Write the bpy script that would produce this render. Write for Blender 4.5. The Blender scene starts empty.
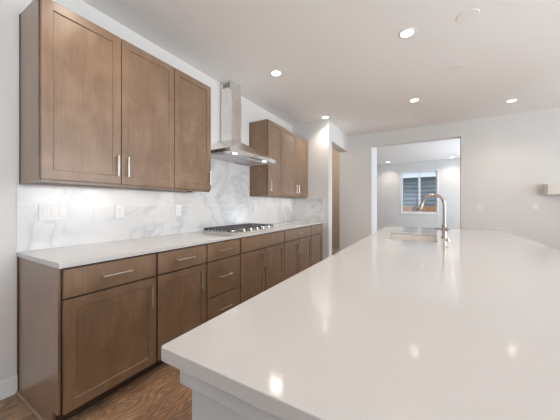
import bpy, bmesh, math, random
from mathutils import Vector, Matrix
random.seed(7)
S = bpy.context.scene
COL = S.collection
R = math.radians

# ---------------------------------------------------------------- camera, world, lights, exposure
cd = bpy.data.cameras.new('camera'); cam = bpy.data.objects.new('camera', cd); COL.objects.link(cam)
cam.location = (0, 0, 1.2146); cam.rotation_euler = (R(90), 0, R(30.046))
cd.sensor_width = 36.0; cd.lens = 36.0 * 251.88 / 560; cd.shift_y = -4.36 / 560; cd.clip_start = 0.02; cd.clip_end = 200
S.camera = cam

W = bpy.data.worlds.new('world'); S.world = W; W.use_nodes = True
wn = W.node_tree.nodes; wl = W.node_tree.links
bg = wn['Background']; bg.inputs[0].default_value = (0.72, 0.84, 1.0, 1); bg.inputs[1].default_value = 1.3

S.view_settings.view_transform = 'Standard'; S.view_settings.look = 'None'
S.view_settings.gamma = 1; S.view_settings.use_curve_mapping = False
S.view_settings.exposure = 0.75

def area_light(name, loc, rot, sx, sy, power, color):
    l = bpy.data.lights.new(name, 'AREA'); l.shape = 'RECTANGLE'; l.size = sx; l.size_y = sy
    l.energy = power; l.color = color
    o = bpy.data.objects.new(name, l); COL.objects.link(o); o.location = loc; o.rotation_euler = rot
    return o
DAY = (0.80, 0.90, 1.0)
# daylight lamps, tilted up to brighten the ceiling, at unseen openings of the right wall, the rear wall and the room beyond
area_light('daylight_right', (4.75, 0.2, 1.55), (0, R(150), 0), 1.7, 1.9, 215, (0.93, 0.97, 1.0))
area_light('daylight_right_far', (4.75, 3.4, 1.55), (0, R(150), 0), 1.7, 1.9, 60, (0.93, 0.97, 1.0))
area_light('daylight_rear', (-1.2, -3.40, 1.35), (R(140), 0, 0), 1.0, 2.1, 4, (0.92, 0.95, 1.0))
area_light('daylight_beyond', (3.16, 8.2, 1.3), (0, R(122), 0), 2.1, 2.2, 95, DAY)

# ---------------------------------------------------------------- materials
def mat(name, color, rough=0.5, metal=0.0, spec=0.5, coat=0.0, coat_rough=0.1):
    m = bpy.data.materials.new(name); m.use_nodes = True
    b = m.node_tree.nodes['Principled BSDF']
    b.inputs['Base Color'].default_value = (*color, 1); b.inputs['Roughness'].default_value = rough
    b.inputs['Metallic'].default_value = metal; b.inputs['Specular IOR Level'].default_value = spec
    b.inputs['Coat Weight'].default_value = coat; b.inputs['Coat Roughness'].default_value = coat_rough
    return m
def nd(m, t, **kw):
    n = m.node_tree.nodes.new(t)
    for k, v in kw.items():
        if hasattr(n, k): setattr(n, k, v)
        else: n.inputs[k.replace('_', ' ')].default_value = v
    return n
def lk(m, a, b): m.node_tree.links.new(a, b)
def bsdf(m): return m.node_tree.nodes['Principled BSDF']
def ramp(m, stops):
    r = m.node_tree.nodes.new('ShaderNodeValToRGB')
    e = r.color_ramp.elements
    while len(e) < len(stops): e.new(0.5)
    for el, (p, c) in zip(e, stops): el.position = p; el.color = (*c, 1)
    return r
def bump(m, src, strength, dist=0.002):
    b = nd(m, 'ShaderNodeBump'); b.inputs['Strength'].default_value = strength; b.inputs['Distance'].default_value = dist
    lk(m, src, b.inputs['Height']); lk(m, b.outputs[0], bsdf(m).inputs['Normal'])
def coords(m, scale=(1, 1, 1), rot=(0, 0, 0), loc=(0, 0, 0)):
    tc = nd(m, 'ShaderNodeTexCoord'); mp = nd(m, 'ShaderNodeMapping')
    lk(m, tc.outputs['Object'], mp.inputs[0]); mp.inputs['Scale'].default_value = scale
    mp.inputs['Rotation'].default_value = rot; mp.inputs['Location'].default_value = loc
    return mp.outputs[0]

def paint(name, color, rough=0.7, b=0.12):
    m = mat(name, color, rough, spec=0.3)
    n = nd(m, 'ShaderNodeTexNoise'); n.inputs['Scale'].default_value = 90; n.inputs['Detail'].default_value = 3
    lk(m, coords(m), n.inputs['Vector']); bump(m, n.outputs[0], b, 0.001)
    return m
M = {}
M['wall'] = paint('wall paint', (0.695, 0.685, 0.67))
M['ceiling'] = paint('ceiling paint', (0.91, 0.898, 0.882), 0.85, 0.12)
M['pantry'] = paint('pantry paint', (0.60, 0.53, 0.45))
M['trim'] = mat('white trim', (0.80, 0.81, 0.82), 0.35)
M['plate'] = mat('white plastic', (0.76, 0.76, 0.76), 0.3)
M['plate_dark'] = mat('slot shade plastic', (0.12, 0.12, 0.12), 0.5)
M['island'] = mat('island white paint', (0.52, 0.53, 0.545), 0.4)
M['nickel'] = mat('brushed nickel', (0.62, 0.60, 0.57), 0.28, 1.0)
M['faucet'] = mat('satin faucet nickel', (0.46, 0.42, 0.39), 0.24, 1.0)
M['iron'] = mat('cast iron', (0.07, 0.07, 0.075), 0.38)
M['gap'] = mat('unlit gap stain', (0.035, 0.022, 0.016), 0.6)  # darkened so the cabinet and siding gaps read as shaded
M['dark'] = mat('cabinet interior', (0.035, 0.024, 0.018), 0.7)
M['black'] = mat('black enamel', (0.02, 0.02, 0.022), 0.3)
M['filter'] = mat('hood filter steel', (0.78, 0.78, 0.79), 0.3, 1.0)
M['sink'] = mat('sink ceramic', (0.80, 0.77, 0.73), 0.2)
M['mantel'] = mat('cream painted mantel', (0.68, 0.645, 0.60), 0.5)
M['cover'] = mat('cover plastic', (0.90, 0.88, 0.86), 0.5)
M['vinyl'] = mat('white vinyl', (0.85, 0.87, 0.9), 0.35)
M['grass'] = mat('grass', (0.10, 0.15, 0.05), 0.9)

def steel():
    m = mat('brushed stainless steel', (0.80, 0.79, 0.775), 0.26, 1.0)
    n = nd(m, 'ShaderNodeTexNoise'); n.inputs['Scale'].default_value = 6; n.inputs['Detail'].default_value = 4
    lk(m, coords(m, (60, 60, 1)), n.inputs['Vector'])
    r = ramp(m, [(0.3, (0.2,) * 3), (0.7, (0.34,) * 3)]); lk(m, n.outputs[0], r.inputs[0]); lk(m, r.outputs[0], bsdf(m).inputs['Roughness'])
    return m
M['steel'] = steel()

def wood():
    m = mat('stained maple', (0.2, 0.12, 0.07), 0.38, spec=0.6, coat=0.7, coat_rough=0.3)
    v = coords(m, (22, 22, 1.1))
    g = nd(m, 'ShaderNodeTexNoise'); g.inputs['Scale'].default_value = 3; g.inputs['Detail'].default_value = 5; g.inputs['Roughness'].default_value = 0.65
    lk(m, v, g.inputs['Vector'])
    v2 = coords(m, (1, 1, 0.6))
    bl = nd(m, 'ShaderNodeTexNoise'); bl.inputs['Scale'].default_value = 7; bl.inputs['Detail'].default_value = 4; bl.inputs['Distortion'].default_value = 0.6
    lk(m, v2, bl.inputs['Vector'])
    mx = nd(m, 'ShaderNodeMix'); mx.data_type = 'FLOAT'; mx.inputs[0].default_value = 0.68
    lk(m, g.outputs[0], mx.inputs[2]); lk(m, bl.outputs[0], mx.inputs[3])
    r = ramp(m, [(0.30, (0.155, 0.089, 0.048)), (0.5, (0.222, 0.134, 0.077)), (0.70, (0.30, 0.192, 0.116))])
    lk(m, mx.outputs[0], r.inputs[0]); lk(m, r.outputs[0], bsdf(m).inputs['Base Color'])
    rr = ramp(m, [(0.3, (0.30,) * 3), (0.7, (0.42,) * 3)]); lk(m, bl.outputs[0], rr.inputs[0]); lk(m, rr.outputs[0], bsdf(m).inputs['Roughness'])
    bump(m, g.outputs[0], 0.05, 0.001)
    return m
M['wood'] = wood()
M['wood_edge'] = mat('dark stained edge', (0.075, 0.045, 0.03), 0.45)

def quartz():
    m = mat('white quartz', (0.76, 0.73, 0.70), 0.10, spec=0.5)
    n = nd(m, 'ShaderNodeTexNoise'); n.inputs['Scale'].default_value = 260; n.inputs['Detail'].default_value = 2
    lk(m, coords(m), n.inputs['Vector'])
    r = ramp(m, [(0.32, (0.555, 0.538, 0.527)), (0.5, (0.568, 0.552, 0.540)), (0.72, (0.58, 0.564, 0.552))])
    lk(m, n.outputs[0], r.inputs[0]); lk(m, r.outputs[0], bsdf(m).inputs['Base Color'])
    return m
M['quartz'] = quartz()

def marble():
    m = mat('marble look tile', (0.8, 0.8, 0.8), 0.16)
    v = coords(m, (1, 1, 1), (0.5, 0.25, 0.2))
    n1 = nd(m, 'ShaderNodeTexNoise'); n1.inputs['Scale'].default_value = 1.5; n1.inputs['Detail'].default_value = 6; n1.inputs['Distortion'].default_value = 0.7; n1.inputs['Roughness'].default_value = 0.55
    lk(m, v, n1.inputs['Vector'])
    sub = nd(m, 'ShaderNodeMath'); sub.operation = 'SUBTRACT'; sub.inputs[1].default_value = 0.5; lk(m, n1.outputs[0], sub.inputs[0])
    ab = nd(m, 'ShaderNodeMath'); ab.operation = 'ABSOLUTE'; lk(m, sub.outputs[0], ab.inputs[0])
    vein = ramp(m, [(0.0, (0.575, 0.58, 0.595)), (0.008, (0.64, 0.645, 0.655)), (0.032, (0.71, 0.71, 0.712)), (0.08, (0.745, 0.742, 0.738))])
    lk(m, ab.outputs[0], vein.inputs[0])
    n2 = nd(m, 'ShaderNodeTexNoise'); n2.inputs['Scale'].default_value = 3.0; n2.inputs['Detail'].default_value = 5
    lk(m, v, n2.inputs['Vector'])
    cl = ramp(m, [(0.35, (0.93,) * 3), (0.65, (1, 1, 1))]); lk(m, n2.outputs[0], cl.inputs[0])
    mul = nd(m, 'ShaderNodeMix'); mul.data_type = 'RGBA'; mul.blend_type = 'MULTIPLY'; mul.inputs[0].default_value = 1
    lk(m, vein.outputs[0], mul.inputs[6]); lk(m, cl.outputs[0], mul.inputs[7])
    lk(m, mul.outputs[2], bsdf(m).inputs['Base Color'])
    return m
M['marble'] = marble()
M['grout'] = mat('pale grout', (0.88, 0.88, 0.87), 0.8)

def floor_mat():
    m = mat('oak plank floor', (0.2, 0.13, 0.08), 0.42)
    N = m.node_tree.nodes
    tc = nd(m, 'ShaderNodeTexCoord')
    sep = nd(m, 'ShaderNodeSeparateXYZ'); lk(m, tc.outputs['Object'], sep.inputs[0])
    com = nd(m, 'ShaderNodeCombineXYZ'); lk(m, sep.outputs['Y'], com.inputs['X']); lk(m, sep.outputs['X'], com.inputs['Y'])
    br = nd(m, 'ShaderNodeTexBrick'); br.offset = 0.37; br.inputs['Scale'].default_value = 1
    br.inputs['Brick Width'].default_value = 1.22; br.inputs['Row Height'].default_value = 0.18
    br.inputs['Mortar Size'].default_value = 0.0012; br.inputs['Mortar Smooth'].default_value = 0.1; br.inputs['Bias'].default_value = 0
    br.inputs['Color1'].default_value = (0, 0, 0, 1); br.inputs['Color2'].default_value = (1, 1, 1, 1); br.inputs['Mortar'].default_value = (0.5, 0.5, 0.5, 1)
    lk(m, com.outputs[0], br.inputs['Vector'])
    # every plank takes its own slice of grain
    off = nd(m, 'ShaderNodeVectorMath'); off.operation = 'SCALE'; off.inputs['Scale'].default_value = 9.0
    lk(m, br.outputs['Color'], off.inputs[0])
    add = nd(m, 'ShaderNodeVectorMath'); add.operation = 'ADD'; lk(m, tc.outputs['Object'], add.inputs[0]); lk(m, off.outputs[0], add.inputs[1])
    mp = nd(m, 'ShaderNodeMapping'); mp.inputs['Scale'].default_value = (7.0, 1.35, 1); lk(m, add.outputs[0], mp.inputs[0])
    n1 = nd(m, 'ShaderNodeTexNoise'); n1.inputs['Scale'].default_value = 0.9; n1.inputs['Detail'].default_value = 2; n1.inputs['Distortion'].default_value = 0.3
    lk(m, mp.outputs[0], n1.inputs['Vector'])
    # contour lines of a stretched noise give the cathedral figure
    mu = nd(m, 'ShaderNodeMath'); mu.operation = 'MULTIPLY'; mu.inputs[1].default_value = 150; lk(m, n1.outputs[0], mu.inputs[0])
    sn = nd(m, 'ShaderNodeMath'); sn.operation = 'SINE'; lk(m, mu.outputs[0], sn.inputs[0])
    rng = nd(m, 'ShaderNodeMapRange'); rng.inputs[1].default_value = -1; rng.inputs[2].default_value = 1; lk(m, sn.outputs[0], rng.inputs[0])
    mp2 = nd(m, 'ShaderNodeMapping'); mp2.inputs['Scale'].default_value = (90, 5, 1); lk(m, add.outputs[0], mp2.inputs[0])
    n2 = nd(m, 'ShaderNodeTexNoise'); n2.inputs['Scale'].default_value = 1; n2.inputs['Detail'].default_value = 4; lk(m, mp2.outputs[0], n2.inputs['Vector'])
    n3 = nd(m, 'ShaderNodeTexNoise'); n3.inputs['Scale'].default_value = 2.4; n3.inputs['Detail'].default_value = 3; lk(m, add.outputs[0], n3.inputs['Vector'])
    base = ramp(m, [(0.3, (0.25, 0.145, 0.088)), (0.55, (0.34, 0.215, 0.135)), (0.75, (0.43, 0.295, 0.20))]); lk(m, n3.outputs[0], base.inputs[0])
    fig = ramp(m, [(0.0, (0.80, 0.79, 0.78)), (0.5, (0.97, 0.97, 0.97)), (0.85, (1.12, 1.12, 1.12)), (1.0, (1.5, 1.5, 1.5))]); lk(m, rng.outputs[0], fig.inputs[0])
    fine = ramp(m, [(0.3, (0.82,) * 3), (0.7, (1.15,) * 3)]); lk(m, n2.outputs[0], fine.inputs[0])
    tone = ramp(m, [(0.0, (0.82, 0.82, 0.84)), (1.0, (1.12, 1.10, 1.06))]); lk(m, br.outputs['Color'], tone.inputs[0])
    cur = base.outputs[0]
    for o in (fig.outputs[0], fine.outputs[0], tone.outputs[0]):
        x = nd(m, 'ShaderNodeMix'); x.data_type = 'RGBA'; x.blend_type = 'MULTIPLY'; x.inputs[0].default_value = 1
        lk(m, cur, x.inputs[6]); lk(m, o, x.inputs[7]); cur = x.outputs[2]
    x = nd(m, 'ShaderNodeMix'); x.data_type = 'RGBA'; lk(m, br.outputs['Fac'], x.inputs[0]); lk(m, cur, x.inputs[6]); x.inputs[7].default_value = (0.06, 0.04, 0.028, 1)
    lk(m, x.outputs[2], bsdf(m).inputs['Base Color'])
    bump(m, rng.outputs[0], 0.08, 0.001)
    return m
M['floor'] = floor_mat()

def siding():
    m = mat('blue grey lap siding', (0.16, 0.20, 0.235), 0.7)
    n = nd(m, 'ShaderNodeTexNoise'); n.inputs['Scale'].default_value = 3; lk(m, coords(m, (1, 1, 20)), n.inputs['Vector'])
    r = ramp(m, [(0.3, (0.20, 0.225, 0.235)), (0.7, (0.25, 0.275, 0.285))]); lk(m, n.outputs[0], r.inputs[0]); lk(m, r.outputs[0], bsdf(m).inputs['Base Color'])
    return m
M['siding'] = siding()
def cedar():
    m = mat('cedar fence', (0.5, 0.25, 0.1), 0.75)
    n = nd(m, 'ShaderNodeTexNoise'); n.inputs['Scale'].default_value = 4; lk(m, coords(m, (6, 6, 1)), n.inputs['Vector'])
    r = ramp(m, [(0.3, (0.50, 0.21, 0.08)), (0.7, (0.70, 0.36, 0.17))]); lk(m, n.outputs[0], r.inputs[0]); lk(m, r.outputs[0], bsdf(m).inputs['Base Color'])
    return m
M['cedar'] = cedar()
M['post'] = mat('dark fence post', (0.14, 0.07, 0.035), 0.8)

def glass():
    m = bpy.data.materials.new('window glass'); m.use_nodes = True; N = m.node_tree.nodes; N.clear()
    out = N.new('ShaderNodeOutputMaterial'); t = N.new('ShaderNodeBsdfTransparent'); g = N.new('ShaderNodeBsdfGlossy'); g.inputs['Roughness'].default_value = 0.02
    fr = N.new('ShaderNodeFresnel'); fr.inputs[0].default_value = 1.45; mx = N.new('ShaderNodeMixShader')
    L = m.node_tree.links; L.new(fr.outputs[0], mx.inputs[0]); L.new(t.outputs[0], mx.inputs[1]); L.new(g.outputs[0], mx.inputs[2]); L.new(mx.outputs[0], out.inputs[0])
    return m
M['glass'] = glass()
def emit(name, color, s):
    m = mat(name, (0.8, 0.8, 0.8), 0.4); b = bsdf(m)
    b.inputs['Emission Color'].default_value = (*color, 1); b.inputs['Emission Strength'].default_value = s
    return m
WARM = (1.0, 0.86, 0.72)
M['lamp'] = emit('lamp lens', (1.0, 0.94, 0.87), 6.5)
M['led'] = emit('led strip', (1.0, 0.90, 0.80), 2.5)
M['hoodlamp'] = emit('hood lamp lens', (1.0, 0.95, 0.88), 2.2)

# ---------------------------------------------------------------- mesh helpers
def box(bm, x0, x1, y0, y1, z0, z1):
    vs = [bm.verts.new(p) for p in ((x0,y0,z0),(x1,y0,z0),(x1,y1,z0),(x0,y1,z0),(x0,y0,z1),(x1,y0,z1),(x1,y1,z1),(x0,y1,z1))]
    for f in ((3,2,1,0),(4,5,6,7),(0,1,5,4),(1,2,6,5),(2,3,7,6),(3,0,4,7)): bm.faces.new([vs[i] for i in f])
    return vs
def cyl(bm, c, r, h, axis='z', seg=24, r2=None):
    r2 = r if r2 is None else r2
    rot = {'z': Matrix.Identity(4), 'x': Matrix.Rotation(R(90), 4, 'Y'), 'y': Matrix.Rotation(R(-90), 4, 'X')}[axis]
    bmesh.ops.create_cone(bm, cap_ends=True, segments=seg, radius1=r, radius2=r2, depth=h, matrix=Matrix.Translation(c) @ rot)
def tube(bm, pts, rad, seg=14):
    pts = [Vector(p) for p in pts]; rad = rad if isinstance(rad, (list, tuple)) else [rad] * len(pts)
    rings = []; up = Vector((0, 1, 0))
    for i, p in enumerate(pts):
        t = (pts[min(i + 1, len(pts) - 1)] - pts[max(i - 1, 0)]).normalized()
        a = up.cross(t)
        if a.length < 1e-4: a = Vector((1, 0, 0)).cross(t)
        a.normalize(); b = t.cross(a).normalized()
        rings.append([bm.verts.new(p + rad[i] * (math.cos(k * 2 * math.pi / seg) * a + math.sin(k * 2 * math.pi / seg) * b)) for k in range(seg)])
    for i in range(len(rings) - 1):
        for k in range(seg): bm.faces.new((rings[i][k], rings[i][(k + 1) % seg], rings[i + 1][(k + 1) % seg], rings[i + 1][k]))
    bm.faces.new(rings[0]); bm.faces.new(list(reversed(rings[-1])))
def obj(name, bm, m, parent=None, bevel=0.0, smooth=False, segs=2):
    bmesh.ops.recalc_face_normals(bm, faces=bm.faces)
    me = bpy.data.meshes.new(name); bm.to_mesh(me); bm.free()
    for mm in (m if isinstance(m, (list, tuple)) else [m]): me.materials.append(mm)
    o = bpy.data.objects.new(name, me); COL.objects.link(o)
    if parent is not None:
        o.parent = parent
    if smooth:
        for p in me.polygons: p.use_smooth = True
        me.set_sharp_from_angle(angle=R(35))
    if bevel:
        md = o.modifiers.new('bevel', 'BEVEL'); md.width = bevel; md.segments = segs; md.limit_method = 'ANGLE'; md.angle_limit = R(40)
    return o
def pbox(name, b, m, parent=None, bevel=0.0):
    bm = bmesh.new(); box(bm, *b); return obj(name, bm, m, parent, bevel)
def tag(o, label=None, cat=None, group=None, kind=None):
    if label: o['label'] = label
    if cat: o['category'] = cat
    if group: o['group'] = group
    if kind: o['kind'] = kind
    return o
def thing(name, label, cat, loc, group=None):
    o = bpy.data.objects.new(name, None); COL.objects.link(o); o.location = loc; o.empty_display_size = 0.1
    return tag(o, label, cat, group)
def struct(name, boxes, m, label, cat='wall', bevel=0.0):
    bm = bmesh.new()
    for b in boxes: box(bm, *b)
    return tag(obj(name, bm, m, None, bevel), label, cat, None, 'structure')
def copy_tree(o, parent=None):
    c = o.copy(); COL.objects.link(c); c.parent = parent
    for ch in list(o.children): copy_tree(ch, c)
    return c

# ---------------------------------------------------------------- room shell
XW, YF, XJ, YB, ZC = -2.304, 4.48, -1.553, 5.762, 2.802
XR, YR = 4.6, -3.2
struct('floor', [(-4.2, 4.75, -3.4, 10.45, -0.08, 0)], M['floor'], 'brown oak plank floor with pale cathedral grain running along the cabinets', 'floor')
struct('ceiling', [(-4.2, 4.75, -3.4, 10.45, ZC, ZC + 0.1)], M['ceiling'], 'flat pale warm grey painted ceiling over kitchen and room beyond', 'ceiling')
struct('wall_left', [(XW - 0.15, XW, YR, YF, 0, ZC)], M['wall'], 'painted left wall behind the wood cabinets and range hood')
H0, H1, HZ = 4.674, YB, 2.452
struct('wall_jog', [(-3.3, XJ, YF, H0, 0, ZC), (XJ - 0.18, XJ, H0, YB, HZ, ZC)], M['wall'], 'pale wall stepping out at the far end of the counter around a cased opening')
struct('wall_back', [(XJ - 0.18, -1.024, YB, 6.47, 0, ZC), (0.571, XR, YB, YB + 0.14, 0, ZC), (-1.024, 0.571, YB, YB + 0.14, 2.505, ZC)], M['wall'], 'pale back wall with a wide opening to the room beyond')
struct('wall_pantry', [(-3.3, -3.15, H0, 6.4, 0, ZC), (-3.3, XJ - 0.18, 6.26, 6.41, 0, ZC)], M['pantry'], 'beige wall seen through the tall narrow opening past the counter')
def wall_with_holes_x(name, x0, x1, ya, yb, holes, m, label):
    bx, y = [], ya
    for (h0, h1, z0, z1) in holes:
        bx += [(x0, x1, y, h0, 0, ZC), (x0, x1, h0, h1, 0, z0), (x0, x1, h0, h1, z1, ZC)]; y = h1
    bx.append((x0, x1, y, yb, 0, ZC)); return struct(name, bx, m, label)
wall_with_holes_x('wall_right', XR, XR + 0.14, YR, YB + 0.14, [(-0.75, 1.15, 0.7, 2.4), (2.45, 4.35, 0.7, 2.4)], M['wall'], 'right wall of the great room with two windows')
struct('wall_rear', [(XW - 0.15, -1.7, YR - 0.14, YR, 0, ZC), (-0.7, XR + 0.14, YR - 0.14, YR, 0, ZC), (-1.7, -0.7, YR - 0.14, YR, 0, 0.3), (-1.7, -0.7, YR - 0.14, YR, 2.4, ZC)], M['wall'], 'wall behind the camera with a wide glazed opening')
YFW = 10.30
WX0, WX1, WZ0, WZ1 = -0.765, 0.345, 0.96, 2.43
struct('wall_far', [(-3.3, WX0, YFW, YFW + 0.15, 0, ZC), (WX1, 3.2, YFW, YFW + 0.15, 0, ZC), (WX0, WX1, YFW, YFW + 0.15, 0, WZ0), (WX0, WX1, YFW, YFW + 0.15, WZ1, ZC)], M['wall'], 'pale far wall of the room beyond with a sliding window')
struct('wall_far_left', [(-3.3, -3.15, 6.41, YFW, 0, ZC)], M['wall'], 'left wall of the room beyond the opening')
struct('wall_far_right', [(3.0, 3.14, YB + 0.14, 7.1, 0, ZC), (3.0, 3.14, 9.3, YFW, 0, ZC), (3.0, 3.14, 7.1, 9.3, 0, 0.25), (3.0, 3.14, 7.1, 9.3, 2.35, ZC)], M['wall'], 'right wall of the room beyond with a window')
# baseboards
def base(name, segs, label): struct(name, [s + (0, 0.115) for s in segs], M['trim'], label, 'baseboard', 0.004)
base('baseboard_left', [(XW, XW + 0.014, YR, 0.575)], 'white baseboard along the left wall in front of the cabinets')
base('baseboard_back', [(0.571, XR, YB - 0.014, YB), (XJ, -1.024, YB - 0.014, YB)], 'white baseboard along the back wall')
base('baseboard_pantry', [(-3.15, XJ - 0.18, 6.246, 6.26)], 'white baseboard in the narrow space beyond the opening')
base('baseboard_far', [(-3.15, 3.0, YFW - 0.014, YFW)], 'white baseboard under the far window wall')
base('baseboard_right', [(XR - 0.014, XR, YR, YB - 0.014)], 'white baseboard along the right wall')
# glazing of the off-view openings and of the far window
def window(name, axis, pos, a0, a1, z0, z1, label, casing=0.03, mull=(), side=-1):
    root = tag(bpy.data.objects.new(name, None), label, 'window', None, 'structure'); COL.objects.link(root)
    def b(u0, u1, d0, d1, w0, w1): return (d0, d1, u0, u1, w0, w1) if axis == 'x' else (u0, u1, d0, d1, w0, w1)
    bm = bmesh.new(); t = 0.034; d0, d1 = pos + 0.04, pos + 0.1
    box(bm, *b(a0, a1, d0, d1, z0, z0 + t)); box(bm, *b(a0, a1, d0, d1, z1 - t, z1))
    box(bm, *b(a0, a0 + t, d0, d1, z0 + t, z1 - t)); box(bm, *b(a1 - t, a1, d0, d1, z0 + t, z1 - t))
    for q in mull: box(bm, *b(q - 0.033, q + 0.033, d0, d1, z0 + t, z1 - t))
    obj('window_frame', bm, M['vinyl'], root, 0.003)
    edges = [a0 + t] + list(mull) + [a1 - t]
    for i in range(len(edges) - 1):
        pbox('window_pane', b(edges[i] + (0.033 if i else 0), edges[i + 1] - (0.033 if i < len(edges) - 2 else 0), pos + 0.066, pos + 0.072, z0 + t, z1 - t), M['glass'], root)
    if casing:
        bm = bmesh.new(); c = casing
        box(bm, *b(a0 - c, a1 + c, pos - 0.012, pos, z1, z1 + c)); box(bm, *b(a0 - c, a1 + c, pos - 0.012, pos, z0 - c, z0))
        box(bm, *b(a0 - c, a0, pos - 0.012, pos, z0, z1)); box(bm, *b(a1, a1 + c, pos - 0.012, pos, z0, z1))
        obj('window_casing', bm, M['trim'], root, 0.002)
    return root
w1 = window('window_1', 'y', YFW, WX0, WX1, WZ0, WZ1, 'white two-pane sliding window in the far room', 0.045, (-0.195,))
window('window_2', 'x', XR, -0.75, 1.15, 0.7, 2.4, 'two-pane window in the right wall', 0.05, (0.2,))
window('window_3', 'x', XR, 2.45, 4.35, 0.7, 2.4, 'two-pane window in the right wall near the back', 0.05, (3.4,))
window('window_4', 'x', 3.0, 7.1, 9.3, 0.25, 2.35, 'large window in the side of the far room', 0.05, (8.2,))

# ---------------------------------------------------------------- cabinets
def shaker(bm, x, y0, y1, z0, z1, th=0.02, rail=0.08, rec=0.008):
    """door whose front face looks along +x, centre panel recessed inside a frame"""
    vs = box(bm, x - th, x, y0, y1, z0, z1); bm.faces.ensure_lookup_table()
    f = [f for f in bm.faces if all(abs(v.co.x - x) < 1e-6 for v in f.verts) and any(v in vs for v in f.verts)]
    bmesh.ops.recalc_face_normals(bm, faces=bm.faces)
    bmesh.ops.inset_region(bm, faces=f, thickness=rail, depth=0)
    bmesh.ops.inset_region(bm, faces=f, thickness=0.004, depth=-rec)
def pull(x, y, z, L, vertical, parent):
    bm = bmesh.new(); r = 0.0055; st = 0.03
    if vertical:
        tube(bm, [(x + st, y, z - L / 2), (x + st, y, z + L / 2)], r, 12)
        for s in (-1, 1): tube(bm, [(x, y, z + s * (L / 2 - 0.014)), (x + st, y, z + s * (L / 2 - 0.014))], 0.0048, 10)
    else:
        tube(bm, [(x + st, y - L / 2, z), (x + st, y + L / 2, z)], r, 12)
        for s in (-1, 1): tube(bm, [(x, y + s * (L / 2 - 0.014), z), (x + st, y + s * (L / 2 - 0.014), z)], 0.0048, 10)
    return obj('handle', bm, M['nickel'], parent, smooth=True)
BX = XW + 0.63        # face of base doors
def base_cabinet(y0, y1, label, fronts, end_panel=False):
    t = thing('base_cabinet', label, 'cabinet', (XW + 0.3, (y0 + y1) / 2, 0), 'base cabinets under the long counter')
    ox, oy = t.location.x, t.location.y
    def L(b): return (b[0] - ox, b[1] - ox, b[2] - oy, b[3] - oy, b[4], b[5])
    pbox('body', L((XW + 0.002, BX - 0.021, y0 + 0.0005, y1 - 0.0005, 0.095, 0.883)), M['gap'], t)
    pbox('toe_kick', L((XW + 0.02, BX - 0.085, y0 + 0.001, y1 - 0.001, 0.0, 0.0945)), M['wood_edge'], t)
    g = 0.007
    for kind, a, b, z0, z1, hy, hz in fronts:
        bm = bmesh.new()
        if kind == 'door':
            shaker(bm, BX - ox, a - oy + g, b - oy - g, z0, z1); o = obj('door', bm, M['wood'], t, 0.0015)
            if hy is not None: pull(BX - ox, hy - oy, hz, 0.15, True, o)
        else:
            box(bm, BX - ox - 0.02, BX - ox, a - oy + g, b - oy - g, z0, z1)
            o = obj('drawer' if kind == 'drawer' else 'false_front', bm, M['wood'], t, 0.0015)
            if hy is not None: pull(BX - ox, hy - oy, hz, 0.17, False, o)
    if end_panel:
        bm = bmesh.new(); y = y0 - 0.012
        vs = box(bm, *L((XW + 0.002, BX - 0.02, y, y0, 0.095, 0.883)))
        box(bm, *L((XW + 0.002, BX - 0.085, y, y0, 0.0, 0.096)))
        obj('end_panel', bm, M['wood'], t)
        pbox('scribe_strip', L((XW + 0.002, XW + 0.02, y - 0.006, y, 0.012, 0.883)), M['wood_edge'], t)
        bm = bmesh.new()
        v = [(0, 0), (-0.018, 0), (-0.016, 0.009), (-0.009, 0.016), (0, 0.018)]
        rings = [[bm.verts.new((xx - ox, y + a - oy, z)) for a, z in v] for xx in (XW + 0.016, BX - 0.085)]
        for k in range(5): bm.faces.new((rings[0][k], rings[0][(k + 1) % 5], rings[1][(k + 1) % 5], rings[1][k]))
        bm.faces.new(rings[0]); bm.faces.new(rings[1][::-1])
        obj('shoe_molding', bm, M['wood'], t)
    return t
DZ0, DZ1, RZ0, RZ1 = 0.092, 0.704, 0.714, 0.870
HZB, HDZ = 0.578, 0.795
base_cabinet(0.579, 1.127, 'nearest brown base cabinet, one drawer over one door, with its side panel exposed',
    [('drawer', 0.579, 1.127, RZ0, RZ1, 0.85, HDZ), ('door', 0.579, 1.127, DZ0, DZ1, 1.075, HZB)], True)
base_cabinet(1.127, 1.605, 'brown drawer-over-door base cabinet between the nearest cabinet and the three-drawer stack',
    [('drawer', 1.127, 1.605, RZ0, RZ1, 1.36, HDZ), ('door', 1.127, 1.605, DZ0, DZ1, 1.53, HZB)])
base_cabinet(1.605, 2.07, 'brown base cabinet with a stack of three drawers just before the cooktop',
    [('drawer', 1.605, 2.07, RZ0, RZ1, 1.825, HDZ), ('drawer', 1.605, 2.07, 0.385, DZ1, 1.825, 0.553), ('drawer', 1.605, 2.07, DZ0, 0.375, 1.825, 0.245)])
base_cabinet(2.07, 3.019, 'wide brown base cabinet under the gas cooktop with a plain top panel over two doors',
    [('false', 2.07, 3.019, RZ0, RZ1, None, None), ('door', 2.07, 2.5445, DZ0, DZ1, 2.49, HZB), ('door', 2.5445, 3.019, DZ0, DZ1, 2.60, HZB)])
base_cabinet(3.019, 3.954, 'brown base cabinet with one wide drawer over two doors, just past the cooktop',
    [('drawer', 3.019, 3.954, RZ0, RZ1, 3.487, HDZ), ('door', 3.019, 3.4865, DZ0, DZ1, 3.43, HZB), ('door', 3.4865, 3.954, DZ0, DZ1, 3.545, HZB)])
base_cabinet(3.954, 4.478, 'narrow brown base cabinet at the far end of the counter against the stepped wall',
    [('drawer', 3.954, 4.478, RZ0, RZ1, 4.21, HDZ), ('door', 3.954, 4.478, DZ0, DZ1, 4.01, HZB)])

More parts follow.
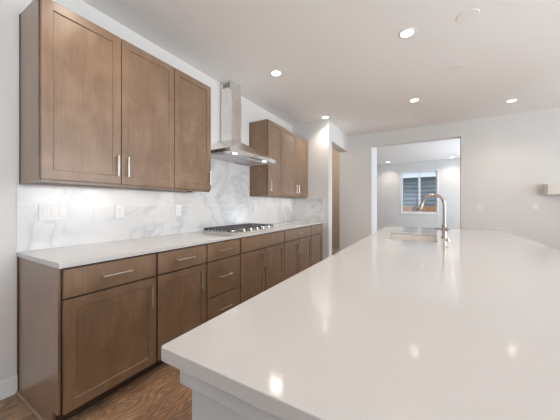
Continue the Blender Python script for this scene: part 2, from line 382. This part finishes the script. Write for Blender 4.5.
UX = XW + 0.34; UZ0, UZ1 = 1.356, 2.467
def upper_cabinet(y0, y1, label, doors, panel=None, group='wall cabinets above the long counter'):
    t = thing('wall_cabinet', label, 'cabinet', (XW + 0.16, (y0 + y1) / 2, UZ0), group)
    ox, oy, oz = t.location
    def L(b): return (b[0] - ox, b[1] - ox, b[2] - oy, b[3] - oy, b[4] - oz, b[5] - oz)
    bm = bmesh.new()
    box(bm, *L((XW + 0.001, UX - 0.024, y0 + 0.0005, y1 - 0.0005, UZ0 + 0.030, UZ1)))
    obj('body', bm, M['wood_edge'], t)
    bm = bmesh.new()   # bottom with its front rail
    box(bm, *L((UX - 0.042, UX - 0.0205, y0 + 0.0005, y1 - 0.0005, UZ0, UZ0 + 0.0295)))
    obj('bottom_rail', bm, M['wood'], t)
    for a, b, hy in doors:
        bm = bmesh.new(); g = 0.003
        shaker(bm, UX - ox, a - oy + g, b - oy - g, 0.019, UZ1 - oz - 0.004); o = obj('door', bm, M['wood'], t, 0.0015)
        pull(UX - ox, hy - oy, 1.505 - oz, 0.15, True, o)
    if panel:
        pbox('end_panel', L((XW + 0.012, UX - 0.027, y0 - 0.010, y0, UZ0, UZ1)), M['wood'], t)
        pbox('scribe_strip', L((XW + 0.001, XW + 0.012, y0 - 0.013, y0, UZ0, UZ1)), M['wood_edge'], t)
    return t
upper_cabinet(0.585, 1.494, 'large brown two-door wall cabinet at the near end, highest in the picture', [(0.578, 1.035, 1.0), (1.035, 1.494, 1.072)], True)
upper_cabinet(1.494, 1.942, 'single-door brown wall cabinet just left of the range hood', [(1.494, 1.942, 1.905)])
upper_cabinet(3.068, 3.487, 'single-door brown wall cabinet just right of the range hood', [(3.06, 3.487, 3.105)], True)
upper_cabinet(3.487, 4.459, 'narrow-looking two-door brown wall cabinet at the far end of the run', [(3.487, 3.985, 3.94), (3.985, 4.459, 4.03)])

# ---------------------------------------------------------------- counter, backsplash
CT = tag(pbox('countertop', (XW + 0.001, XW + 0.655, 0.558, YF - 0.001, 0.884, 0.914), M['quartz'], None, 0.003),
         'long white quartz countertop on the brown base cabinets along the left wall', 'countertop')
def tiles_left():
    t = thing('tile_backsplash', 'white marble-look tile backsplash with grey veins along the left wall behind cooktop and switches', 'backsplash', (XW + 0.0004, 2.5, 0.9142))
    bm = bmesh.new(); bmg = bmesh.new(); g = 0.0012
    ys = [0.558] + [0.995 + 0.61 * k for k in range(6)] + [YF]
    zs = [0.9142, 1.22, 1.525, 1.83, 1.98]
    for a, b in zip(ys[:-1], ys[1:]):
        for c, d in zip(zs[:-1], zs[1:]):
            top = d
            # above the cabinets' underside the tile only shows between the two groups
            for (p, q, lim) in ((0.558, 1.942, UZ0), (1.942, 3.055, 1.98), (3.055, YF, UZ0)):
                lo, hi = max(a, p), min(b, q); zt = min(d, lim)
                if hi - lo < 0.004 or zt - c < 0.004: continue
                box(bm, 0, 0.010, lo - 2.5 + (g if lo == a else 0), hi - 2.5 - (g if hi == b else 0), c - 0.9142 + g, zt - 0.9142 - (g if zt == d else 0))
    for (p, q, lim) in ((0.558, 1.942, UZ0), (1.942, 3.055, 1.98), (3.055, YF, UZ0)):
        box(bmg, 0.0, 0.0085, p - 2.5, q - 2.5, 0, lim - 0.9142)
    obj('tile', bm, M['marble'], t); obj('grout', bmg, M['grout'], t)
tiles_left()
bm = bmesh.new(); box(bm, XW + 0.010, XJ - 0.10, YF - 0.010, YF, 0.9142, 1.22 - .001); box(bm, XW + 0.010, XJ - 0.10, YF - 0.010, YF, 1.22 + .001, UZ0)
tag(obj('tile_backsplash', bm, M['marble']), 'short return of marble-look tile on the stepped wall at the far end of the counter', 'backsplash')

# wiring plates. local: plate in the plane x = 0 looking along +x
def rocker(parent, y):
    bm = bmesh.new(); box(bm, 0.006, 0.0085, y - 0.0165, y + 0.0165, -0.034, 0.034)
    o = obj('rocker_switch', bm, M['plate'], parent, 0.0015)
    return o
def recept(parent, y):
    bm = bmesh.new(); box(bm, 0.006, 0.0078, y - 0.0165, y + 0.0165, -0.034, 0.034); o = obj('receptacle', bm, M['plate'], parent, 0.001)
    for z in (-0.018, 0.018):
        bm = bmesh.new()
        for s in (-1, 1): box(bm, 0.0076, 0.0081, y + s * 0.006 - 0.001, y + s * 0.006 + 0.001, z - 0.004, z + 0.004)
        cyl(bm, (0.0078, y, z - 0.0095), 0.0022, 0.0008, 'x', 10)
        obj('slot', bm, M['plate_dark'], o)
def plate(name, label, cat, loc, kinds, rz=0, group=None):
    t = thing(name, label, cat, loc, group); t.rotation_euler.z = rz
    w = 0.046 * len(kinds) + 0.026
    pbox('wall_plate', (0, 0.006, -w / 2, w / 2, -0.058, 0.058), M['plate'], t, 0.002)
    for i, k in enumerate(kinds):
        y = (i - (len(kinds) - 1) / 2) * 0.046
        (rocker if k == 's' else recept)(t, y)
TX = XW + 0.0101
plate('switch_plate', 'white three-gang switch plate on the tile under the nearest wall cabinet', 'light switch', (TX, 0.745, 1.168), 'sss')
plate('wall_outlet', 'white outlet in the tile just right of the three-gang switch plate', 'outlet', (TX, 1.19, 1.166), 'r')
plate('wall_outlet', 'white outlet in the tile left of the cooktop under the single-door cabinet', 'outlet', (TX, 1.79, 1.166), 'r')
plate('wall_outlet', 'white outlet in the tile right of the cooktop under the far cabinets', 'outlet', (TX, 3.19, 1.166), 'r')
plate('switch_plate', 'white wide switch plate on the back wall just right of the opening', 'light switch', (0.843, YB, 1.20), 'ss', R(-90))
plate('switch_plate', 'white single switch plate on the back wall near the mantel shelf', 'light switch', (1.58, YB, 1.195), 's', R(-90))

# under cabinet lights
def ucl(y0, y1, label):
    zc = UZ0 + 0.030
    t = thing('under_cabinet_light', label, 'light', (XW + 0.14, (y0 + y1) / 2, zc - 0.0005), 'slim lights under the wall cabinets')
    L = (y1 - y0)
    pbox('housing', (-0.02, 0.02, -L / 2, L / 2, -0.008, 0), M['plate'], t, 0.001)
    pbox('lens', (-0.014, 0.014, -L / 2 + 0.01, L / 2 - 0.01, -0.0105, -0.008), M['led'], t)
    l = bpy.data.lights.new('strip_glow', 'AREA'); l.shape = 'RECTANGLE'; l.size = 0.03; l.size_y = L - 0.05; l.energy = 0.36 * L; l.color = (1.0, 0.90, 0.80)
    o = bpy.data.objects.new('strip_glow', l); COL.objects.link(o); o.parent = t; o.location = (0, 0, -0.014)
ucl(0.66, 1.43, 'slim light strip glowing under the near two-door wall cabinet')
ucl(1.53, 1.86, 'slim light strip under the single-door cabinet left of the hood')
ucl(3.14, 3.44, 'slim light strip under the single-door cabinet right of the hood')
ucl(3.56, 4.38, 'slim light strip under the far two-door wall cabinet')
tag(pbox('wire_cover', (XW + 0.26, XW + 0.298, 1.68, 1.73, UZ0 - 0.008, UZ0 + 0.0295), M['wood_edge']), 'small dark block under the cabinet just left of the range hood', 'block')

# ---------------------------------------------------------------- range hood
def hood():
    HY0, HY1 = 2.06, 3.005; cy = (HY0 + HY1) / 2; z0, z1 = 1.80, 1.84; D = 0.50
    t = thing('range_hood', 'stainless steel chimney range hood on the left wall above the gas cooktop', 'range hood', (XW + 0.0105, cy, z0))
    hw = (HY1 - HY0) / 2; D -= 0.0105
    bm = bmesh.new()        # canopy rim (hollow underneath) and pyramid
    zr = z1 - z0
    box(bm, 0, 0.012, -hw, hw, 0, zr); box(bm, D - 0.012, D, -hw, hw, 0, zr)
    box(bm, 0.012, D - 0.012, -hw, -hw + 0.012, 0, zr); box(bm, 0.012, D - 0.012, hw - 0.012, hw, 0, zr)
    b = [bm.verts.new(p) for p in ((0, -hw, zr), (D, -hw, zr), (D, hw, zr), (0, hw, zr))]
    cw, cdp, zt = 0.105, 0.20, 0.245
    u = [bm.verts.new(p) for p in ((0, -cw, zt), (cdp, -cw, zt), (cdp, cw, zt), (0, cw, zt))]
    for i in range(4): bm.faces.new((b[i], b[(i + 1) % 4], u[(i + 1) % 4], u[i]))
    bm.faces.new(u)
    obj('canopy', bm, M['steel'], t, 0.0015)
    pbox('chimney', (0, 0.182, -0.10, 0.10, zt - 0.01, 2.55 - z0), M['steel'], t, 0.002)
    c2 = pbox('upper_chimney', (0, 0.178, -0.096, 0.096, 2.55 - z0, ZC - z0 - 0.0005), M['steel'], t, 0.002)
    bm = bmesh.new()
    for k in range(7):
        z = 2.715 - z0 + k * 0.009; box(bm, 0.03, 0.15, -0.0972, -0.0955, z, z + 0.004)
    obj('vent_slots', bm, M['black'], c2)
    pbox('underside', (0.012, D - 0.012, -hw + 0.012, hw - 0.012, 0.012, 0.016), M['filter'], t)
    for s in (-1, 1):
        bm = bmesh.new(); y = s * 0.205
        box(bm, 0.07, 0.35, y - 0.19, y + 0.19, 0.006, 0.012)
        for k in range(11): box(bm, 0.08 + 0.024 * k, 0.092 + 0.024 * k, y - 0.18, y + 0.18, 0.003, 0.006)
        obj('filter', bm, M['filter'], t)
        bm = bmesh.new(); cyl(bm, (0.41, s * 0.30, 0.009), 0.03, 0.006, 'z', 24); q = obj('lamp', bm, M['hoodlamp'], t, smooth=True)
        l = bpy.data.lights.new('hood_glow', 'SPOT'); l.energy = 3; l.spot_size = R(110); l.spot_blend = 0.8; l.shadow_soft_size = 0.03; l.color = (1, .93, .84)
        o = bpy.data.objects.new('hood_glow', l); COL.objects.link(o); o.parent = t; o.location = (0.41, s * 0.30, 0.0)
    bm = bmesh.new()
    for k in range(4): cyl(bm, (D + 0.001, -0.045 + k * 0.03, 0.02), 0.006, 0.004, 'x', 14)
    obj('control_buttons', bm, M['black'], t)
hood()

# ---------------------------------------------------------------- cooktop
def cooktop():
    x0, x1, y0, y1 = -2.255, -1.755, 2.085, 3.0
    t = thing('gas_cooktop', 'stainless gas cooktop with black cast iron grates set in the long counter', 'cooktop', (x0, y0, 0.9142))
    W_, L_ = x1 - x0, y1 - y0
    pbox('tray', (0, W_, 0, L_, 0, 0.008), M['steel'], t, 0.003)
    # burners
    for (x, y, r) in ((0.12, 0.16, 0.042), (0.33, 0.16, 0.034), (0.2, 0.457, 0.055), (0.12, 0.755, 0.034), (0.33, 0.755, 0.042)):
        bm = bmesh.new(); cyl(bm, (x, y, 0.013), r * 1.15, 0.010, 'z', 28, r); o = obj('burner', bm, M['steel'], t, smooth=True)
        bm = bmesh.new(); cyl(bm, (x, y, 0.0215), r * 0.85, 0.007, 'z', 28, r * 0.75); obj('burner_cap', bm, M['black'], o, smooth=True)
    # three grates
    gx0, gx1 = 0.02, 0.415; zt = 0.043
    for k in range(3):
        a, b = 0.012 + k * 0.298, 0.012 + k * 0.298 + 0.293
        bm = bmesh.new(); w = 0.011
        for y in (a, b - w): box(bm, gx0, gx1, y, y + w, zt - 0.012, zt)
        for x in (gx0, gx1 - w): box(bm, x, x + w, a + w, b - w, zt - 0.012, zt)
        my = (a + b) / 2; box(bm, gx0 + w, gx1 - w, my - w / 2, my + w / 2, zt - 0.011, zt - 0.0005)
        for j in range(7):
            x = gx0 + w + (j + 0.5) * (gx1 - gx0 - 2 * w) / 7
            box(bm, x - 0.005, x + 0.005, a + w, my - 0.03, zt - 0.011, zt - 0.0005); box(bm, x - 0.005, x + 0.005, my + 0.03, b - w, zt - 0.011, zt - 0.0005)
            for y in (a, b - w): box(bm, x - 0.015, x + 0.013, y + 0.001, y + w - 0.001, 0.012 if j in (0, 6) else 0.018, zt - 0.011)
        for x in (gx0, gx1 - w):
            for y in (a, b - w): box(bm, x, x + w, y, y + w, 0.008, zt - 0.012)
        obj('grate', bm, M['iron'], t, 0.001)
    for k in range(5):
        bm = bmesh.new(); y = 0.20 + k * 0.13
        cyl(bm, (0.458, y, 0.013), 0.021, 0.010, 'z', 24, 0.019); cyl(bm, (0.458, y, 0.026), 0.017, 0.018, 'z', 24, 0.015); box(bm, 0.444, 0.474, y - 0.003, y + 0.003, 0.034, 0.038)
        obj('knob', bm, M['nickel'], t, smooth=True)
cooktop()

# ---------------------------------------------------------------- island
IX0, IX1, IY0, IY1 = -0.492, 0.803, 0.337, 3.956
SX0, SX1, SY0, SY1 = -0.345, 0.085, 2.44, 3.14
def island():
    t = thing('kitchen_island', 'white painted kitchen island base under the big quartz slab', 'kitchen island', (0.02, 2.146, 0))
    ox, oy = 0.02, 2.146
    def L(b): return (b[0] - ox, b[1] - ox, b[2] - oy, b[3] - oy, b[4], b[5])
    bx0, bx1, by0, by1 = -0.422, 0.46, 0.375, 3.90
    bm = bmesh.new()      # carcass walls: hollow where the sink hangs
    box(bm, *L((bx0 + 0.02, bx1, by0, SY0 - 0.03, 0.1, 0.85))); box(bm, *L((bx0 + 0.02, bx1, SY1 + 0.03, by1, 0.1, 0.85)))
    box(bm, *L((bx0 + 0.02, bx1, SY0 - 0.03, SY1 + 0.03, 0.1, 0.6))); box(bm, *L((SX1 + 0.04, bx1, SY0 - 0.03, SY1 + 0.03, 0.6, 0.85)))
    obj('body', bm, M['island'], t)
    pbox('end_panel', L((bx0, bx1 + 0.002, by0 - 0.012, by0, 0, 0.85)), M['island'], t)
    bm = bmesh.new()
    x0, x1, y0, y1 = bx0 - 0.0215, bx1 + 0.03, by0 - 0.026, by1 + 0.02
    box(bm, *L((x0, x1, y0, by0 + 0.02, 0.845, 0.8838))); box(bm, *L((x0, x1, by1 - 0.02, y1, 0.845, 0.8838)))
    box(bm, *L((x0, bx0 + 0.02, by0 + 0.02, by1 - 0.02, 0.845, 0.8838))); box(bm, *L((bx1 - 0.02, x1, by0 + 0.02, by1 - 0.02, 0.845, 0.8838)))
    obj('top_trim', bm, M['island'], t, 0.002)
    pbox('toe_kick', L((bx0 + 0.08, bx1, by0, by1, 0, 0.1)), M['island'], t)
    n = 6; w = (by1 - by0) / n
    for k in range(n):
        a = by0 + k * w
        bm = bmesh.new(); shaker(bm, 0, -w / 2 + 0.004, w / 2 - 0.004, 0.11, 0.84, 0.019)
        for v in bm.verts: v.co.x = -v.co.x
        o = obj('door', bm, M['island'], t, 0.0015); o.location = (bx0 - ox, a + w / 2 - oy, 0)
        s = 1 if k % 2 == 0 else -1
        bm = bmesh.new(); y = s * (w / 2 - 0.04)
        tube(bm, [(-0.03, y, 0.62), (-0.03, y, 0.77)], 0.0055, 12)
        for z in (0.634, 0.756): tube(bm, [(0, y, z), (-0.03, y, z)], 0.0048, 10)
        h = obj('handle', bm, M['nickel'], o, smooth=True)
island()
def slab():
    bm = bmesh.new()
    # slab with the sink cut-out
    xs = [IX0, SX0, SX1, IX1]; ys = [IY0, SY0, SY1, IY1]
    grid = {}
    for z in (0.884, 0.914):
        for i, x in enumerate(xs):
            for j, y in enumerate(ys): grid[(i, j, z)] = bm.verts.new((x, y, z))
    for z in (0.884, 0.914):
        for i in range(3):
            for j in range(3):
                if i == 1 and j == 1: continue
                bm.faces.new([grid[(i, j, z)], grid[(i + 1, j, z)], grid[(i + 1, j + 1, z)], grid[(i, j + 1, z)]])
    def side(path):
        for (a, b) in zip(path, path[1:] + path[:1]):
            bm.faces.new([grid[(*a, 0.884)], grid[(*b, 0.884)], grid[(*b, 0.914)], grid[(*a, 0.914)]])
    side([(0, 0), (1, 0), (2, 0), (3, 0), (3, 1), (3, 2), (3, 3), (2, 3), (1, 3), (0, 3), (0, 2), (0, 1)])
    side([(1, 1), (2, 1), (2, 2), (1, 2)])
    # round the four outer corners a little
    es = [e for e in bm.edges if abs(e.verts[0].co.z - e.verts[1].co.z) > 0.01 and all(abs(v.co.x - IX0) < 1e-5 or abs(v.co.x - IX1) < 1e-5 for v in e.verts) and all(abs(v.co.y - IY0) < 1e-5 or abs(v.co.y - IY1) < 1e-5 for v in e.verts)]
    bmesh.ops.bevel(bm, geom=es, offset=0.004, segments=2, affect='EDGES')
    o = obj('island_countertop', bm, M['quartz'], None, 0.0025)
    tag(o, 'broad glossy white quartz slab on the island with a sink cut-out at its far end', 'countertop')
slab()
def sink():
    t = thing('undermount_sink', 'white rectangular undermount sink beside the faucet in the island slab', 'sink', ((SX0 + SX1) / 2, (SY0 + SY1) / 2, 0.66))
    hx, hy = (SX1 - SX0) / 2 - 0.002, (SY1 - SY0) / 2 - 0.002; d = 0.2235; w = 0.008
    bm = bmesh.new()
    box(bm, -hx, hx, -hy, hy, 0, w); box(bm, -hx - w, -hx, -hy - w, hy + w, 0, d); box(bm, hx, hx + w, -hy - w, hy + w, 0, d)
    box(bm, -hx, hx, -hy - w, -hy, 0, d); box(bm, -hx, hx, hy, hy + w, 0, d)
    obj('basin', bm, M['sink'], t, 0.003)
    bm = bmesh.new(); cyl(bm, (0, 0, w + 0.002), 0.045, 0.004, 'z', 28); obj('drain', bm, M['steel'], t, smooth=True)
sink()
def faucet():
    bx, by = 0.150, 2.79; zt = 0.9145
    t = thing('kitchen_faucet', 'brushed nickel gooseneck pull-down faucet standing on the island beside the sink', 'faucet', (bx, by, zt))
    bm = bmesh.new(); cyl(bm, (0, 0, 0.004), 0.028, 0.008, 'z', 28, 0.026); cyl(bm, (0, 0, 0.058), 0.0205, 0.10, 'z', 28); cyl(bm, (0, 0, 0.113), 0.0235, 0.012, 'z', 28)
    obj('base', bm, M['faucet'], t, smooth=True)
    # neck: straight up, then an arch toward the sink
    r = 0.0875; top = 0.403 - r
    pts = [(0, 0, 0.115), (0, 0, 0.2), (0, 0, top - 0.01)] + [(-r + r * math.cos(a), 0, top + r * 0.98 * math.sin(a)) for a in [math.pi * k / 20 * 0.94 for k in range(0, 21)]]
    bm = bmesh.new(); tube(bm, pts, 0.0145, 16); obj('gooseneck', bm, M['faucet'], t, smooth=True)
    e = Vector(pts[-1]); d = (Vector(pts[-1]) - Vector(pts[-2])).normalized(); d = (d + Vector((-0.10, 0, 0))).normalized()
    sp = [e - d * 0.004, e + d * 0.012, e + d * 0.03, e + d * 0.062, e + d * 0.082, e + d * 0.088]
    bm = bmesh.new(); tube(bm, sp, [0.0148, 0.0165, 0.019, 0.024, 0.0255, 0.022], 18); sh = obj('spray_head', bm, M['faucet'], t, smooth=True)
    bm = bmesh.new(); tube(bm, [e + d * 0.088, e + d * 0.0895], 0.0165, 18); obj('nozzle', bm, M['black'], sh, smooth=True)
    # lever
    bm = bmesh.new(); tube(bm, [(0.012, -0.016, 0.080), (0.012, -0.046, 0.082)], [0.017, 0.016], 16)
    tube(bm, [(0.036, -0.036, 0.082), (0.0, -0.036, 0.083), (-0.04, -0.04, 0.085), (-0.080, -0.044, 0.088)], [0.009, 0.011, 0.0095, 0.008], 12)
    obj('lever_handle', bm, M['faucet'], t, smooth=True)
faucet()
bm = bmesh.new(); cyl(bm, (0, 0, 0.003), 0.02, 0.006, 'z', 24, 0.019); cyl(bm, (0, 0, 0.011), 0.013, 0.010, 'z', 24, 0.012)
o = obj('air_switch_button', bm, M['faucet'], None, smooth=True); o.location = (0.165, 2.60, 0.9143)
tag(o, 'small round metal button on the island just in front of the faucet', 'button')

# ---------------------------------------------------------------- ceiling fittings
def downlight():
    t = thing('recessed_light', 'x', 'ceiling light', (0, 0, ZC), 'round recessed ceiling lights')
    bm = bmesh.new(); seg = 40
    prof = [(0.076, 0.0), (0.075, -0.002), (0.068, -0.004), (0.055, -0.004), (0.052, -0.003)]
    rings = [[bm.verts.new((r * math.cos(2 * math.pi * k / seg), r * math.sin(2 * math.pi * k / seg), z)) for k in range(seg)] for r, z in prof]
    for i in range(len(rings) - 1):
        for k in range(seg): bm.faces.new((rings[i][k], rings[i][(k + 1) % seg], rings[i + 1][(k + 1) % seg], rings[i + 1][k]))
    obj('trim_ring', bm, M['cover'], t, smooth=True)
    bm = bmesh.new(); cyl(bm, (0, 0, -0.0020), 0.0525, 0.003, 'z', 40); obj('lens', bm, M['lamp'], t, smooth=True)
    l = bpy.data.lights.new('lamp_glow', 'SPOT'); l.energy = 20; l.spot_size = R(128); l.spot_blend = 1.0; l.shadow_soft_size = 0.05; l.color = WARM
    g = bpy.data.objects.new('lamp_glow', l); COL.objects.link(g); g.parent = t; g.location = (0, 0, -0.02)
    return t
proto = downlight()
spots = [((-1.551, 2.59), 'round recessed ceiling light to the right of the hood chimney'),
         ((-0.147, 2.59), 'largest recessed ceiling light, over the middle of the island near the top of the picture'),
         ((-1.560, 4.325), 'recessed ceiling light next to the outer corner of the stepped wall'),
         ((-0.149, 4.295), 'recessed ceiling light in the middle of the ceiling, above the opening'),
         ((1.127, 5.054), 'rightmost recessed ceiling light, close to the back wall'),
         ((-1.551, 0.85), 'recessed ceiling light over the aisle by the nearest cabinets, above the frame'),
         ((-0.147, 0.85), 'recessed ceiling light over the near end of the island, above the frame'),
         ((-1.187, 9.90), 'left small recessed ceiling light in the far room'),
         ((0.745, 9.95), 'right small recessed ceiling light in the far room')]
for i, ((x, y), lab) in enumerate(spots):
    o = proto if i == 0 else copy_tree(proto)
    o.location = (x, y, ZC); o['label'] = lab
for (x, y, lab) in ((0.304, 2.612, 'round white blank ceiling cover nearest the camera, over the island'), (0.306, 3.532, 'smaller-looking round white blank ceiling cover over the far part of the island')):
    bm = bmesh.new(); cyl(bm, (0, 0, -0.0015), 0.077, 0.003, 'z', 40, 0.08)
    for s in (-1, 1): cyl(bm, (s * 0.04, 0, -0.0034), 0.004, 0.001, 'z', 10)
    o = obj('ceiling_cover', bm, M['cover'], None, smooth=True); o.location = (x, y, ZC); tag(o, lab, 'ceiling cover', 'round blank ceiling covers')
# warm bulb in the pantry
l = bpy.data.lights.new('pantry_glow', 'POINT'); l.energy = 7; l.color = (1, 0.88, 0.75); l.shadow_soft_size = 0.08
o = bpy.data.objects.new('pantry_glow', l); COL.objects.link(o); o.location = (-2.5, 5.4, 2.6)

# ---------------------------------------------------------------- mantel shelf on the back wall
t = thing('mantel_shelf', 'cream painted mantel shelf on the back wall at the right edge of the picture', 'mantel', (2.5, YB, 1.392))
pbox('shelf_box', (-0.82, 0.9, -0.16, 0, 0, 0.175), M['mantel'], t, 0.004)

# ---------------------------------------------------------------- outside the far window
tag(pbox('lawn', (-12, 12, 10.6, 30, -0.2, -0.12), M['grass']), 'strip of green ground behind the house', 'ground', None, 'structure')
h = thing('neighbour_house', 'blue-grey lap-sided house seen through the far window', 'building', (0, 14.2, -0.12))
bm = bmesh.new()
zz = 0.0; k = 0
while zz < 2.65:
    vs = [bm.verts.new(p) for p in ((-6, 0, zz), (6, 0, zz), (6, 0.05, zz + 0.190), (-6, 0.05, zz + 0.190), (-6, 0.12, zz), (6, 0.12, zz), (6, 0.12, zz + 0.190), (-6, 0.12, zz + 0.190))]
    for f in ((0,1,2,3),(4,5,1,0),(3,2,6,7),(5,4,7,6),(4,0,3,7),(1,5,6,2)): bm.faces.new([vs[i] for i in f])
    zz += 0.2; k += 1
obj('siding_wall', bm, M['siding'], h)
pbox('gap_shade_backing', (-6, 6, 0.1205, 0.2, 0, 2.62), M['gap'], h)  # dark sheet added to draw shadow lines between the siding boards
pbox('eave', (-6, 6, -0.40, 0.2, 2.70, 2.88), M['vinyl'], h)
bm = bmesh.new()
vs = [bm.verts.new(p) for p in ((-6, -0.45, 2.89), (6, -0.45, 2.89), (6, 4, 4.0), (-6, 4, 4.0), (-6, -0.45, 2.93), (6, -0.45, 2.93), (6, 4, 4.08), (-6, 4, 4.08))]
for f in ((3,2,1,0),(4,5,6,7),(0,1,5,4),(1,2,6,5),(2,3,7,6),(3,0,4,7)): bm.faces.new([vs[i] for i in f])
obj('roof', bm, M['wood_edge'], h)
f = thing('cedar_fence', 'orange cedar board fence behind the far window', 'fence', (0, 12.5, -0.12))
for k in range(22):
    x = -1.6 + k * 0.145
    if abs(x + 0.30) < 0.001: continue
    pbox('board', (x, x + 0.138, 0, 0.02, 0, 1.30 + random.uniform(-.01, .01)), M['cedar'], f)
for x in (-1.65, -0.49, 0.67): pbox('post', (x, x + 0.1, -0.10, -0.001, 0, 1.30), M['post'], f)
pbox('rail', (-1.6, 1.6, -0.04, -0.001, 0.25, 0.34), M['cedar'], f)
